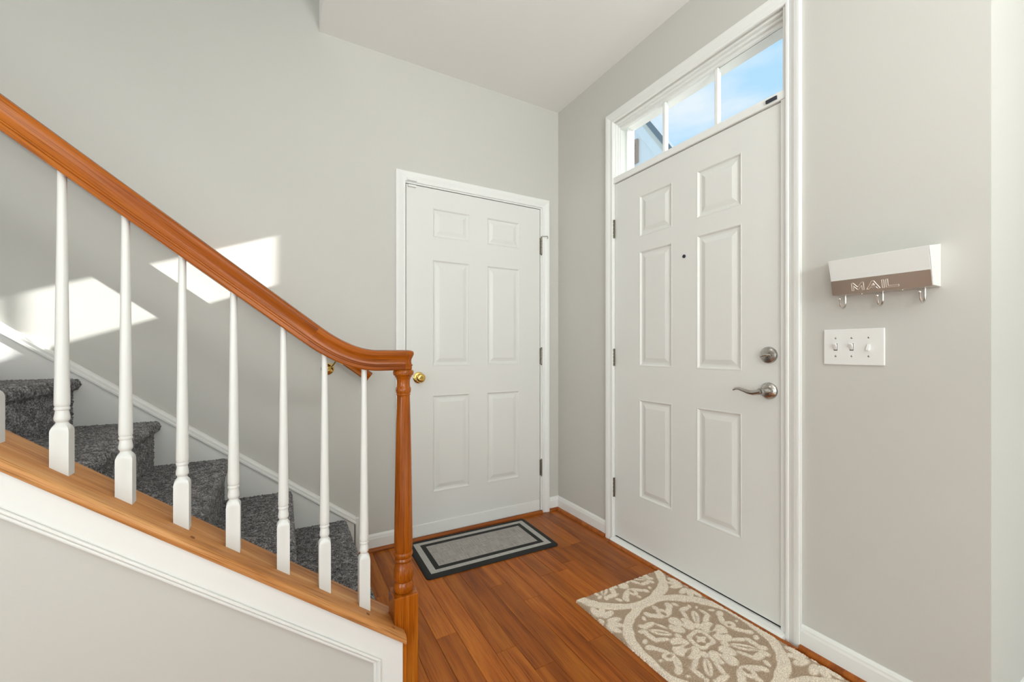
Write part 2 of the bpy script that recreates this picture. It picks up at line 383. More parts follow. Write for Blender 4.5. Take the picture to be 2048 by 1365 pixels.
for z0, z1, st in ((1.745, 1.855, True), (1.003, 1.110, False), (0.252, 0.357, False)): hinge(d1, FN1, -0.1415, z0, z1, -0.010, 0.004, st)
k = MB().lathe([(0.0, 0.0), (0.032, 0.0), (0.0325, -0.003), (0.029, -0.006), (0.020, -0.008), (0.013, -0.010), (0.0115, -0.018), (0.012, -0.026), (0.020, -0.030), (0.0265, -0.038), (0.0275, -0.045), (0.024, -0.053), (0.016, -0.058), (0.009, -0.0585), (0.008, -0.056), (0.0, -0.056)], (-0.982, 0.004, 0.938), 32, 'y')
kn = k.build('door_knob', M['brass'], lf1, smooth=35, label='polished brass door knob')
struct(MB().box(-1.06, -0.14, -0.006, 0.12, 0, 0.012), 'threshold', M['shoe'], 'oak sill', parent=d1)

# ---- door 2 (front door) with its casing up round the transom
d2 = thing('door_2', (0, -1.005, 0), 'white six-panel front door with satin nickel lever under a transom window', 'door', kind='structure')
R2 = [(a, b, z, w) for (a, b) in ((-1.303, -1.087), (-0.950, -0.735)) for (z, w) in ((0.304, 0.832), (1.010, 1.628), (1.705, 1.927))]
lf2 = leaf(d2, D2, 0.008, R2, FN2, 0.044)
MB().casing(-1.4815, -0.549, 2.4075, CAS, FN2).build('casing', M['trim'], d2)
m = MB()
m.box(0.0, 0.13, -1.4815, -1.462, 0, 2.055); m.box(0.0, 0.13, -0.549, -0.540, 0, 2.4075); m.box(0.052, 0.09, -0.562, -0.545, 0, 2.06); m.box(0.052, 0.09, -1.47, -1.448, 0, 2.06)
m.box(0.0, 0.13, -1.4815, -1.470, 2.055, 2.4075)
m.build('jamb', M['trim'], d2)
MB().box(0.010, 0.05, -1.462, -1.4585, 0.03, 2.055).build('weather_strip', M['seal'], d2)
MB().box(-0.004, 0.13, -1.4815, -0.54, 2.056, 2.090).build('transom_bar', M['trim'], d2, bevel=0.003)
for z0, z1 in ((1.742, 1.848), (1.006, 1.105), (0.252, 0.362)): hinge(d2, FN2, -0.5455, z0, z1, -0.010, 0.004)
m = MB(); m.prism([(-0.030, 0.0), (-0.030, 0.012), (-0.022, 0.020), (0.0, 0.024), (0.13, 0.024), (0.13, 0)], lambda a, b, d: (a, d, b), -1.482, -0.548)
m.build('door_sill', M['trim'], d2)
MB().box(0.012, 0.050, -1.458, -0.552, 0.0235, 0.0335).build('door_sweep', M['black'], lf2)
# deadbolt
db = MB().lathe([(0, 0), (0.033, 0), (0.0335, -0.004), (0.030, -0.010), (0.022, -0.0135), (0.0, -0.014)], (0.008, -1.414, 1.077), 32, 'x').build('deadbolt', M['nickel'], lf2, smooth=35)
m = MB().lathe([(0, -0.013), (0.008, -0.014), (0.007, -0.021), (0, -0.022)], (0.008, -1.414, 1.077), 16, 'x')
m.tube([(-0.018, -1.394, 1.070), (-0.020, -1.402, 1.0745), (-0.021, -1.414, 1.077), (-0.020, -1.427, 1.0765), (-0.018, -1.434, 1.0785)], [0.0035, 0.005, 0.006, 0.005, 0.0042], 10)
m.build('thumb_turn', M['nickel'], db, smooth=50)
# lever
lv = MB().lathe([(0, 0), (0.033, 0), (0.0335, -0.003), (0.031, -0.008), (0.024, -0.013), (0.015, -0.016), (0.0, -0.016)], (0.008, -1.414, 0.936), 32, 'x').build('lever_rosette', M['nickel'], lf2, smooth=35)
m = MB().lathe([(0.0125, -0.012), (0.0125, -0.045), (0.0135, -0.050), (0.0135, -0.060), (0.011, -0.064), (0, -0.065)], (0.008, -1.414, 0.936), 20, 'x')
lp = [(-0.048, -1.414, 0.936), (-0.050, -1.400, 0.931), (-0.051, -1.385, 0.928), (-0.051, -1.365, 0.930), (-0.050, -1.345, 0.936), (-0.049, -1.325, 0.9405), (-0.048, -1.312, 0.9395), (-0.047, -1.300, 0.933)]
m.tube(lp, [0.0115, 0.0105, 0.0095, 0.0085, 0.0075, 0.0062, 0.005, 0.0035], 14)
m.lathe([(0, -0.016), (0.0028, -0.016), (0.0028, -0.0185), (0, -0.019)], (0.008, -1.437, 0.938), 10, 'x')
m.build('lever_handle', M['nickel'], lv, smooth=50)
pv = MB().lathe([(0, 0), (0.0085, 0), (0.0085, -0.003), (0.006, -0.0035), (0.0055, -0.001), (0, -0.001)], (0.008, -1.020, 1.545), 20, 'x').build('peephole', M['dark'], lf2, smooth=35, label='black peephole viewer')
MB().box(0.004, 0.012, -1.4645, -1.4610, 0.905, 0.968).build('strike_plate', M['hinge'], d2)

# ---- transom window
w1 = thing('window_1', (0.045, -1.005, 2.09), 'three-pane transom window with white frame above the front door', 'window', kind='structure')
GY0, GY1, GZ0, GZ1 = -1.450, -0.560, 2.106, 2.375
def ring_frame(mb, x0, x1, oy0, oy1, oz0, oz1, iy0, iy1, iz0, iz1):
    mb.box(x0, x1, oy0, iy0, oz0, oz1); mb.box(x0, x1, iy1, oy1, oz0, oz1); mb.box(x0, x1, iy0, iy1, oz0, iz0); mb.box(x0, x1, iy0, iy1, iz1, oz1)
m = MB()
ring_frame(m, 0.012, 0.028, -1.4705, -0.5485, 2.0895, 2.408, -1.462, -0.5535, 2.0925, 2.398)
ring_frame(m, 0.028, 0.042, -1.4705, -0.5485, 2.0895, 2.408, -1.456, -0.557, 2.097, 2.387)
ring_frame(m, 0.042, 0.075, -1.4705, -0.5485, 2.0895, 2.408, GY0, GY1, 2.101, GZ1)
ring_frame(m, 0.075, 0.13, -1.4705, -0.5485, 2.0895, 2.408, -1.456, -0.580, 2.095, 2.381)
m.build('window_frame', M['trim'], w1, bevel=0.0015)
cuts = [GY0, -1.159, -0.866, GY1]
glass = bpy.data.materials.new('clear_glass'); glass.use_nodes = True
gt = glass.node_tree; gt.nodes.clear(); go = gt.nodes.new('ShaderNodeOutputMaterial'); ms = gt.nodes.new('ShaderNodeMixShader')
tr = gt.nodes.new('ShaderNodeBsdfTransparent'); gl = gt.nodes.new('ShaderNodeBsdfGlossy'); gl.inputs['Roughness'].default_value = 0.02
lw = gt.nodes.new('ShaderNodeLayerWeight'); pw = gt.nodes.new('ShaderNodeMath'); pw.operation = 'POWER'; pw.inputs[1].default_value = 5.0
fr = gt.nodes.new('ShaderNodeMath'); fr.operation = 'MULTIPLY_ADD'; fr.inputs[1].default_value = 0.7; fr.inputs[2].default_value = 0.025
gt.links.new(lw.outputs['Facing'], pw.inputs[0]); gt.links.new(pw.outputs[0], fr.inputs[0])
tr.inputs['Color'].default_value = (0.97, 0.985, 0.98, 1)
gt.links.new(fr.outputs[0], ms.inputs[0]); gt.links.new(tr.outputs[0], ms.inputs[1]); gt.links.new(gl.outputs[0], ms.inputs[2]); gt.links.new(ms.outputs[0], go.inputs[0])
for a, b in zip(cuts, cuts[1:]): MB().box(0.056, 0.060, a, b, 2.101, GZ1).build('pane', glass, w1)
for y in cuts[1:3]: MB().box(0.046, 0.070, y-0.009, y+0.009, 2.101, GZ1).build('muntin', M['trim'], w1, bevel=0.004)

# ------------------------------------------------------------------ baseboards and shoe moulding
BB = [(0, 0), (0.012, 0), (0.012, 0.066), (0.010, 0.074), (0.0095, 0.080), (0.006, 0.088), (0.004, 0.0905), (0, 0.0905)]
SH = [(0.012, 0), (0.030, 0), (0.0295, 0.006), (0.027, 0.012), (0.022, 0.0165), (0.016, 0.019), (0.012, 0.019)]
def run(name, prof, fn, a, b, mat, label, cat, axis_origin=None):
    return struct(MB().prism(prof, lambda p, q, d: fn(d, q, p), a, b), name, mat, label, cat)
run('baseboard_stair', BB, FN1, -1.326, -1.1155, M['trim'], 'white baseboard between stair skirt and the interior door', 'baseboard')
run('baseboard_corner', BB, FN1, -0.081, -0.0, M['trim'], 'short white baseboard in the corner beside the interior door', 'baseboard')
run('baseboard_front', BB, FN2, -0.494, 0.0, M['trim'], 'white baseboard between the corner and the front door', 'baseboard')
run('baseboard_right', BB, FN2, -2.0, -1.5365, M['trim'], 'white baseboard under the light switches', 'baseboard')
struct(MB().prism(BB, lambda p, q, d: (d, -2.0-p, q), -0.012, XF), 'baseboard_return', M['trim'], 'white baseboard round the corner at right', 'baseboard')
run('trim_1', SH, FN1, -1.326, -1.1155, M['shoe'], 'oak shoe moulding below the baseboard beside the stairs', 'moulding')
run('trim_2', [(p-0.006, q) for p, q in SH], FN1, -1.1155, -0.140, M['shoe'], 'oak shoe moulding along the bottom of the interior door', 'moulding')
run('trim_3', SH, FN1, -0.081, 0.0, M['shoe'], 'short oak shoe moulding in the corner', 'moulding')
run('trim_4', SH, FN2, -0.494, -0.012, M['shoe'], 'oak shoe moulding left of the front door', 'moulding')
run('trim_5', [(p+0.018, q*0.6) for p, q in SH], FN2, -1.5365, -0.548, M['shoe'], 'oak strip in front of the front door sill', 'moulding')
run('trim_6', SH, FN2, -2.0, -1.5365, M['shoe'], 'oak shoe moulding under the light switches', 'moulding')

# ------------------------------------------------------------------ staircase
RUN, RISE, X1, Z1 = 0.2535, 0.1945, -1.377, 0.200
SL = RISE/RUN
YK0, YK1 = -1.052, -0.955                                   # knee wall faces
XTOP = X1-RUN*10
capz = lambda x: 0.315-0.772*(x+1.466)
carpet = bpy.data.materials.new('grey_carpet'); carpet.use_nodes = True
t = carpet.node_tree; p = t.nodes['Principled BSDF']; c = t.nodes.new('ShaderNodeTexCoord')
n1 = t.nodes.new('ShaderNodeTexNoise'); n1.inputs['Scale'].default_value = 170; n1.inputs['Detail'].default_value = 3
n2 = t.nodes.new('ShaderNodeTexNoise'); n2.inputs['Scale'].default_value = 45; n2.inputs['Detail'].default_value = 2
mx = t.nodes.new('ShaderNodeMath'); mx.operation = 'MULTIPLY_ADD'; mx.inputs[1].default_value = 0.35
sc = t.nodes.new('ShaderNodeMath'); sc.operation = 'MULTIPLY'; sc.inputs[1].default_value = 0.65
cr = t.nodes.new('ShaderNodeValToRGB'); e = cr.color_ramp.elements
e[0].position = 0.37; e[0].color = (0.022, 0.020, 0.022, 1); e[1].position = 0.64; e[1].color = (0.46, 0.44, 0.445, 1)
q = e.new(0.50); q.color = (0.115, 0.11, 0.115, 1)
for n in (n1, n2): t.links.new(c.outputs['Object'], n.inputs['Vector'])
t.links.new(n1.outputs['Fac'], sc.inputs[0]); t.links.new(n2.outputs['Fac'], mx.inputs[0]); t.links.new(sc.outputs[0], mx.inputs[2])
t.links.new(mx.outputs[0], cr.inputs['Fac']); t.links.new(cr.outputs['Color'], p.inputs['Base Color'])
p.inputs['Roughness'].default_value = 0.95; p.inputs['Specular IOR Level'].default_value = 0.1
p.inputs['Sheen Weight'].default_value = 0.25; p.inputs['Sheen Roughness'].default_value = 0.6
bp = t.nodes.new('ShaderNodeBump'); bp.inputs['Strength'].default_value = 0.9; bp.inputs['Distance'].default_value = 0.004
t.links.new(n1.outputs['Fac'], bp.inputs['Height']); t.links.new(bp.outputs['Normal'], p.inputs['Normal'])

st = thing('staircase', (X1, -0.49, 0), 'flight of stairs covered in dark grey plush carpet beside white skirting', 'stairs')
nr = np.random.default_rng(5)
for i in range(10):
    xt, zt = X1-RUN*i, Z1+RISE*i; zb = zt-RISE if i else 0.0; xr = xt-0.024
    prof = [(xr, zb-(0.02 if i else 0)), (xr, zt-0.044)]
    prof += [(xr+0.004, zt-0.042), (xt-0.010, zt-0.039), (xt-0.003, zt-0.032), (xt, zt-0.021), (xt-0.002, zt-0.010), (xt-0.009, zt-0.002), (xt-0.02, zt)]
    prof += [(xr-RUN-0.01, zt)]
    step = 0.004 if i < 6 else 0.02
    pts = [prof[0]]
    for a, b in zip(prof, prof[1:]):
        L = math.hypot(b[0]-a[0], b[1]-a[1]); k = max(1, int(L/step))
        pts += [(a[0]+(b[0]-a[0])*j/k, a[1]+(b[1]-a[1])*j/k) for j in range(1, k+1)]
    pts = np.array(pts); ys = np.linspace(YK1+0.001, -0.0165, max(3, int(0.94/step)))
    tan = np.gradient(pts, axis=0); nrm = np.stack([-tan[:, 1], tan[:, 0]], 1); nrm /= np.linalg.norm(nrm, axis=1, keepdims=True)+1e-9
    if nrm[-1, 1] < 0: nrm = -nrm
    nx, ny = len(pts), len(ys)
    disp = nr.random((nx, ny))**1.4*0.0055 if i < 6 else np.zeros((nx, ny))
    gx = pts[:, 0][:, None]+nrm[:, 0][:, None]*disp; gz = pts[:, 1][:, None]+nrm[:, 1][:, None]*disp
    gy = np.repeat(ys[None], nx, 0)+((nr.random((nx, ny))-.5)*0.002 if i < 6 else 0)
    V = np.stack([gx, gy, gz], -1).reshape(-1, 3)
    I = np.arange(nx*ny).reshape(nx, ny); Fq = np.stack([I[:-1, :-1], I[1:, :-1], I[1:, 1:], I[:-1, 1:]], -1).reshape(-1, 4)
    me = bpy.data.meshes.new('carpet_step'); me.from_pydata((V-np.array([X1, -0.49, 0])).tolist(), [], Fq.tolist()); me.materials.append(carpet)
    me.polygons.foreach_set('use_smooth', [True]*len(me.polygons))
    o = bpy.data.objects.new('carpet_step', me); COL.objects.link(o); o.parent = st
# skirt board on the wall with its cap moulding
skz = lambda x: 0.665-0.775*(x+1.92)
xe = -1.328
MB().prism([(xe, 0), (xe, skz(xe)-0.03), (XTOP, skz(XTOP)-0.03), (XTOP, skz(XTOP)-0.5), (-1.70, 0.0)], lambda a, b, d: (a, d, b), -0.016, -0.0005).build('skirt_board', M['trim'], st)
SM = [(0.0, 0.0), (-0.026, 0.0), (-0.026, 0.007), (-0.022, 0.010), (-0.022, 0.019), (-0.016, 0.026), (-0.008, 0.030), (0.0, 0.030)]
SM2 = [(0.0, 0.0), (-0.026, 0.0), (-0.026, 0.005), (-0.022, 0.008), (-0.022, 0.016), (-0.012, 0.020), (0.0, 0.020)]
MB().sweep_xz([(XTOP, skz(XTOP)-0.037), (xe, skz(xe)-0.037)], SM, -0.0005, vertical_ends=True).build('skirt_moulding', M['trim'], st)
jz = lambda x, o: skz(x)-0.037-o
MB().prism([(-2.3, jz(-2.3, 0.001)), (xe-0.004, jz(xe-0.004, 0.001)), (xe-0.004, 0.05), (xe-0.0075, 0.05), (xe-0.0075, jz(xe-0.0075, 0.0045)), (-2.3, jz(-2.3, 0.0025))], lambda a, b, d: (a, d, b), -0.0168, -0.014).build('joint_shadow', M['seal'], st)  # thin dark strip drawing the shadow line in the joint under the moulding
MB().prism([(0, 0.0), (0.02, 0.0), (0.02, 1), (0, 1)], lambda a, b, d: (xe-0.003+a, d, b*(skz(xe)-0.004)), -0.024, -0.0005).build('skirt_moulding', M['trim'], st, bevel=0.004)

# ------------------------------------------------------------------ knee wall, trim below the cap
kx = -1.345
kw = MB().prism([(kx-0.03, 0), (kx-0.03, capz(kx-0.03)-0.030), (XTOP, capz(XTOP)-0.030), (XTOP, 0)], lambda a, b, d: (a, d, b), YK0, YK1)
kw = struct(kw, 'wall_knee', M['wall'], 'pale grey sloping side wall below the oak stair cap', 'wall')
TH = 0.092; TV = 0.078; ln = lambda x, off: capz(x)-0.028-off
ix = kx-TV
MB().prism([(kx, 0), (kx, ln(kx, 0)), (XTOP, ln(XTOP, 0)), (XTOP, ln(XTOP, TH)), (ix, ln(ix, TH)), (ix, 0)], lambda a, b, d: (a, d, b), -1.064, YK0+0.0005).build('trim_board', M['trim'], kw)
def bead(off, w, t0, t1):
    return MB().prism([(ix-off, 0), (ix-off, ln(ix-off, TH+off)), (XTOP, ln(XTOP, TH+off)), (XTOP, ln(XTOP, TH+off+w)), (ix-off-w*0.8, ln(ix-off-w*0.8, TH+off+w)), (ix-off-w*0.8, 0)], lambda a, b, d: (a, d, b), t0, t1)
bead(-0.012, 0.010, -1.071, -1.0635).build('panel_moulding', M['trim'], kw, bevel=0.003)
bead(-0.001, 0.012, -1.067, -1.051).build('panel_moulding', M['trim'], kw, bevel=0.004)
struct(MB().prism(BB, lambda p, q, d: (d, YK0-p, q), XTOP, ix-0.012), 'baseboard_knee', M['trim'], 'white baseboard at the foot of the sloping side wall', 'baseboard')

# ------------------------------------------------------------------ balustrade
NX, NY = -1.327, -1.002
ba = thing('balustrade', (NX, NY, 0), 'oak handrail and turned newel with white balusters on an oak cap', 'railing')
CP = [(-0.079, -0.011), (-0.0785, -0.016), (-0.074, -0.022), (-0.060, -0.022), (0.075, -0.022), (0.079, -0.018), (0.079, -0.004), (0.075, 0.0), (-0.066, 0.0), (-0.073, -0.002), (-0.0775, -0.006)]
cp = MB().sweep_xz([(XTOP+0.02*k0, capz(XTOP+0.02*k0)) for k0 in [0]]+[(XTOP+(kx+0.009-XTOP)*k0/24, capz(XTOP+(kx+0.009-XTOP)*k0/24)) for k0 in range(1, 25)], CP, -0.999, vertical_ends=True).build('stair_cap', M['oakcap'], ba, smooth=40)
for px, py in ((-1.868, -1.048), (-1.444, -1.042), (-1.372, -1.058)):
    z = capz(px); nrm = Vector((0.772, 0, 1)).normalized(); ctr = Vector((px, py, z))
    u = Vector((1, 0, -0.772)).normalized(); v = Vector((0, 1, 0)); pm = MB()
    for r, h in ((0.0062, -0.002), (0.0062, 0.0004), (0.0052, 0.0008), (0.0, 0.0009)):
        for k0 in range(14): a = 6.2832*k0/14; pm.v.append(tuple(ctr+u*r*math.cos(a)+v*r*math.sin(a)+nrm*h))
    for i in range(3):
        for k0 in range(14): pm.quad((i*14+k0, i*14+(k0+1) % 14, (i+1)*14+(k0+1) % 14, (i+1)*14+k0))
    pm.build('wood_plug', M['plug'], cp)
# newel: square block, then turning
nb = MB(); h = 0.0385
nb.box(NX-h, NX+h, NY-h, NY+h, 0.0, 0.3165)
blk = nb.build('newel_block', M['oakpost'], ba, bevel=0.0025, origin=(NX, NY, 0))
T = [(0.0, 0.312), (0.024, 0.3165), (0.0275, 0.318), (0.0305, 0.324), (0.0318, 0.334), (0.0305, 0.344), (0.0275, 0.350), (0.0272, 0.352), (0.0290, 0.354), (0.0308, 0.362), (0.0318, 0.374), (0.0308, 0.388), (0.0275, 0.400), (0.0250, 0.409), (0.0245, 0.413),
     (0.0262, 0.416), (0.0275, 0.420), (0.0262, 0.425), (0.0255, 0.427), (0.0275, 0.430), (0.0300, 0.436), (0.0292, 0.443), (0.0272, 0.446), (0.0280, 0.450), (0.0290, 0.462), (0.0288, 0.50), (0.0275, 0.62), (0.0255, 0.74), (0.0230, 0.86), (0.0206, 0.945),
     (0.0208, 0.950), (0.0228, 0.953), (0.0215, 0.957), (0.0235, 0.960), (0.0242, 0.967), (0.0238, 0.974), (0.0215, 0.978), (0.0210, 0.982), (0.0206, 0.990), (0.0210, 0.999), (0.0235, 1.007), (0.0262, 1.010), (0.0270, 1.013), (0.0310, 1.016), (0.0330, 1.022), (0.0325, 1.028), (0.030, 1.032), (0.0, 1.0325)]
MB().lathe([(r, z) for r, z in T], (NX, NY, 0), 36).build('newel_turning', M['oakpost'], ba, smooth=32, origin=(NX, NY, 0))
MB().box(kx+0.0005, kx+0.013, -1.0655, -1.040, 0, capz(kx)-0.035).build('edge_strip', M['oakpost'], ba, bevel=0.002)
# handrail
HR = [(-0.0255, 0.0), (-0.0272, 0.003), (-0.0272, 0.012), (-0.0292, 0.014), (-0.0292, 0.0175), (-0.0262, 0.0195), (-0.0248, 0.026), (-0.0258, 0.034), (-0.0298, 0.042), (-0.0330, 0.049), (-0.0332, 0.055), (-0.0305, 0.0605), (-0.022, 0.0635), (0, 0.0645)]
HRF = HR+[(-w, h) for w, h in reversed(HR[:-1])]
rb = lambda x: 1.219-0.774*(x+1.747)
xa, xb, zl = -1.612, -1.408, 1.0325
MB().sweep_xz([(XTOP, rb(XTOP)), (xa, rb(xa))], HRF, NY).build('handrail', M['oak'], ba, smooth=28)
pts = []
xc = -1.747-(zl-1.219)/0.774
for k0 in range(17):
    s_ = k0/16; pts.append(((1-s_)**2*xa+2*s_*(1-s_)*xc+s_*s_*xb, (1-s_)**2*rb(xa)+2*s_*(1-s_)*zl+s_*s_*zl))
pts += [(NX-0.04, zl), (NX, zl)]
mm = MB().sweep_xz(pts, HRF, NY)
mm.lathe([(-w, h) for w, h in HR], (NX, NY, zl), 18, a0=-math.pi/2, a1=math.pi/2)
mm.build('rail_fitting', M['oak'], ba, smooth=28)
def rail_bottom(x):
    if x < xa: return rb(x)
    for (p0, q0), (p1, q1) in zip(pts, pts[1:]):
        if p0 <= x <= p1: return q0+(q1-q0)*(x-p0)/(p1-p0)
    return zl
def baluster(x, blockh):
    zc = capz(x); h = 0.0159; mb = MB(); zt = rail_bottom(x)+0.012
    zs = zc+blockh; b = len(mb.v)
    # square block with sloping foot
    for dx, dy in ((-h, -h), (h, -h), (h, h), (-h, h)): mb.v.append((x+dx, NY+dy, capz(x+dx)))
    n = 8
    def sq(r, z):                                           # 16-gon between square and circle
        pass
    # rings of 24 points blending square -> circle over the shoulder
    N = 24
    def ringp(z, t, rc):
        out = []
        for k in range(N):
            a = 2*math.pi*k/N+math.pi/4; ca, sa = math.cos(a), math.sin(a); q = h/max(abs(ca), abs(sa)); r = q+(rc-q)*t
            out.append((x+r*ca, NY+r*sa, z))
        return out
    mb = MB()
    foot = [(px, py, capz(px)) for px, py, _ in ringp(0, 0, 0)]
    rings = [foot, ringp(zs, 0, 0)]
    for t, dz, rc in ((0.25, 0.004, 0.0185), (0.55, 0.009, 0.0165), (0.85, 0.0135, 0.0135), (1, 0.017, 0.0112), (1, 0.0195, 0.0104), (1, 0.022, 0.0112), (1, 0.0245, 0.0132), (1, 0.028, 0.0138), (1, 0.034, 0.0134), (1, 0.042, 0.0120), (1, 0.0475, 0.0114), (1, 0.0485, 0.0126), (1, 0.0515, 0.0136), (1, 0.0545, 0.0130), (1, 0.0560, 0.0116), (1, 0.0575, 0.0124), (1, 0.060, 0.0134), (1, 0.066, 0.0136)):
        rings.append(ringp(zs+dz, t, rc))
    z0 = zs+0.066
    for s_ in (0.1, 0.25, 0.45, 0.65, 0.85, 1.0):
        rings.append(ringp(z0+(zt-z0)*s_, 1, 0.0136+(0.0079-0.0136)*s_**0.9))
    for r in rings: mb.v += r
    for i in range(len(rings)-1):
        for k in range(N): k2 = (k+1) % N; mb.quad((i*N+k, i*N+k2, (i+1)*N+k2, (i+1)*N+k))
    mb.quad(range(N)); mb.quad(range((len(rings)-1)*N, len(rings)*N))
    return mb.build('baluster', M['baluster'], ba, smooth=30, origin=(x, NY, zc))
for x, bh in ((-1.449, 0.147), (-1.561, 0.134), (-1.668, 0.126), (-1.786, 0.113), (-1.896, 0.105), (-2.006, 0.098), (-2.117, 0.092), (-2.229, 0.090), (-2.34, 0.090), (-2.451, 0.090)): baluster(x, bh)

# ------------------------------------------------------------------ wall handrail with brass bracket
wr = thing('wall_handrail', (-1.29, 0, 0.95), 'oak wall handrail on a brass bracket behind the banister', 'handrail')
WP = [(-0.018, 0), (-0.022, 0.004), (-0.022, 0.014), (-0.019, 0.018), (-0.022, 0.024), (-0.026, 0.034), (-0.024, 0.044), (-0.014, 0.050), (0, 0.0515)]
WPF = WP+[(-w, h) for w, h in reversed(WP[:-1])]
WS = 0.765; wz = lambda x: 0.936+WS*(-1.287-x)
rl = MB().sweep_xz([(XTOP+0.3, wz(XTOP+0.3)), (-1.30, wz(-1.30)), (-1.287, wz(-1.287))], WPF, -0.080).build('rail', M['oak'], wr, smooth=28)
for bx in (-1.465, -2.75):
    bz = wz(bx+0.03)-0.05
    br = MB().lathe([(0, 0), (0.030, 0), (0.031, -0.004), (0.024, -0.010), (0.014, -0.013), (0.012, -0.018), (0.008, -0.022), (0, -0.023)], (bx, 0, bz), 28, 'y').build('bracket', M['brass'], wr, smooth=35)
    MB().tube([(bx, -0.014, bz), (bx+0.004, -0.045, bz+0.004), (bx+0.02, -0.072, bz+0.022), (bx+0.033, -0.080, wz(bx+0.033)-0.004)], [0.0055, 0.005, 0.0045, 0.004], 10).build('bracket_arm', M['brass'], br, smooth=50)
    dx = 0.03; MB().prism([(bx+0.033-dx, wz(bx+0.033-dx)), (bx+0.033+dx, wz(bx+0.033+dx)), (bx+0.033+dx, wz(bx+0.033+dx)-0.004), (bx+0.033-dx, wz(bx+0.033-dx)-0.004)], lambda a, b, d: (a, d, b), -0.089, -0.071).build('bracket_plate', M['brass'], br)

# ------------------------------------------------------------------ mail holder
mh = thing('mail_holder', (0, -1.78, 1.28), 'white wall-mounted mail holder lettered MAIL with three key hooks', 'mail holder')
ya, yb = -1.903, -1.656
m = MB()
P0 = [(0, 1.281), (-0.055, 1.282), (-0.085, 1.391), (0, 1.406)]
t_ = 0.0025
m.prism(P0, lambda a, b, d: (a, d, b), ya, ya+t_); m.prism(P0, lambda a, b, d: (a, d, b), yb-t_, yb)           # side cheeks
m.prism([(0, 1.281), (-0.055, 1.282), (-0.0545, 1.2845), (0, 1.2835)], lambda a, b, d: (a, d, b), ya+t_, yb-t_)
m.prism([(-0.055, 1.2822), (-0.085, 1.391), (-0.0825, 1.3915), (-0.0525, 1.2845)], lambda a, b, d: (a, d, b), ya+t_, yb-t_)
m.box(-0.0025, 0, ya+t_, yb-t_, 1.2835, 1.406)
m.build('holder_body', M['mailwhite'], mh, bevel=0.0012)
fx = lambda z: -0.055-(z-1.282)*(0.030/0.109)                # front plane
pl = MB(); zz0, zz1 = 1.2815, 1.3255
pl.prism([(fx(zz0)-0.0015, zz0-0.002), (fx(zz1)-0.0015, zz1), (fx(zz1)+0.001, zz1), (fx(zz0)+0.001, zz0)], lambda a, b, d: (a, d, b), ya+0.003, yb-0.0005)
pl.prism([(fx(zz0)-0.0015, zz0-0.002), (0, zz0-0.002), (0, zz0-0.0005), (fx(zz0)-0.0015, zz0)], lambda a, b, d: (a, d, b), ya+0.003, yb-0.0005)
plate = pl.build('metal_band', M['brushed'], mh, label='brushed metal band embossed with MAIL')
# letters: outlined strokes; a = across to the viewer's right, b = up, in letter heights
LET = {'M': [[(0, 0), (0.02, 0.98), (0.22, 1.0), (0.72, 0.42), (1.2, 1.0), (1.4, 1.0), (1.42, 0), (1.2, 0), (1.18, 0.6), (0.78, 0.1), (0.66, 0.1), (0.24, 0.6), (0.22, 0), (0, 0)]],
       'A': [[(0, 0), (0.62, 1.0), (0.86, 1.0), (1.48, 0), (1.2, 0), (1.05, 0.22), (0.43, 0.22), (0.28, 0), (0, 0)], [(0.58, 0.44), (0.74, 0.72), (0.90, 0.44), (0.58, 0.44)]],
       'I': [[(0, 0), (0, 1), (0.22, 1), (0.22, 0), (0, 0)]],
       'L': [[(0, 0), (0, 1), (0.22, 1), (0.22, 0.2), (1.3, 0.2), (1.3, 0), (0, 0)]]}
h_ = 0.0235; ax = 0.0; y_start = -1.712; z_base = 1.2885
for ch, adv in (('M', 1.72), ('A', 1.72), ('I', 0.42), ('L', 1.3)):
    lm = MB()
    for poly in LET[ch]:
        pp = [(fx(z_base+b*h_)-0.0018, y_start-(ax+a)*h_*0.957, z_base+b*h_) for a, b in poly]
        for a, b in zip(pp, pp[1:]): lm.tube([a, b], 0.00105, 6)
    lm.build('letter', M['emboss'], plate, smooth=50); ax += adv
for y in (-1.676, -1.775, -1.873):
    path = [(-0.014, y, 1.282), (-0.014, y, 1.256)]
    for k0 in range(0, 9): a = math.pi*k0/8; path.append((-0.033+0.019*math.cos(a), y, 1.254-0.018*math.sin(a)))
    path.append((-0.054, y, 1.262))
    hk = MB().tube(path, [0.0030]*2+[0.0028]*6+[0.0024]*4, 10).build('key_hook', M['chrome'], mh, smooth=50)
    MB().lathe([(0, -0.0048), (0.0034, -0.0034), (0.0048, 0), (0.0034, 0.0034), (0, 0.0048)], (-0.0545, y, 1.2655), 12).build('hook_ball', M['chrome'], hk, smooth=60)
for y in (-1.726, -1.826): MB().lathe([(0, 0), (0.004, 0), (0.0035, -0.0015), (0, -0.002)], (-0.03, y, 1.2795), 12).build('rivet', M['chrome'], mh, smooth=50)

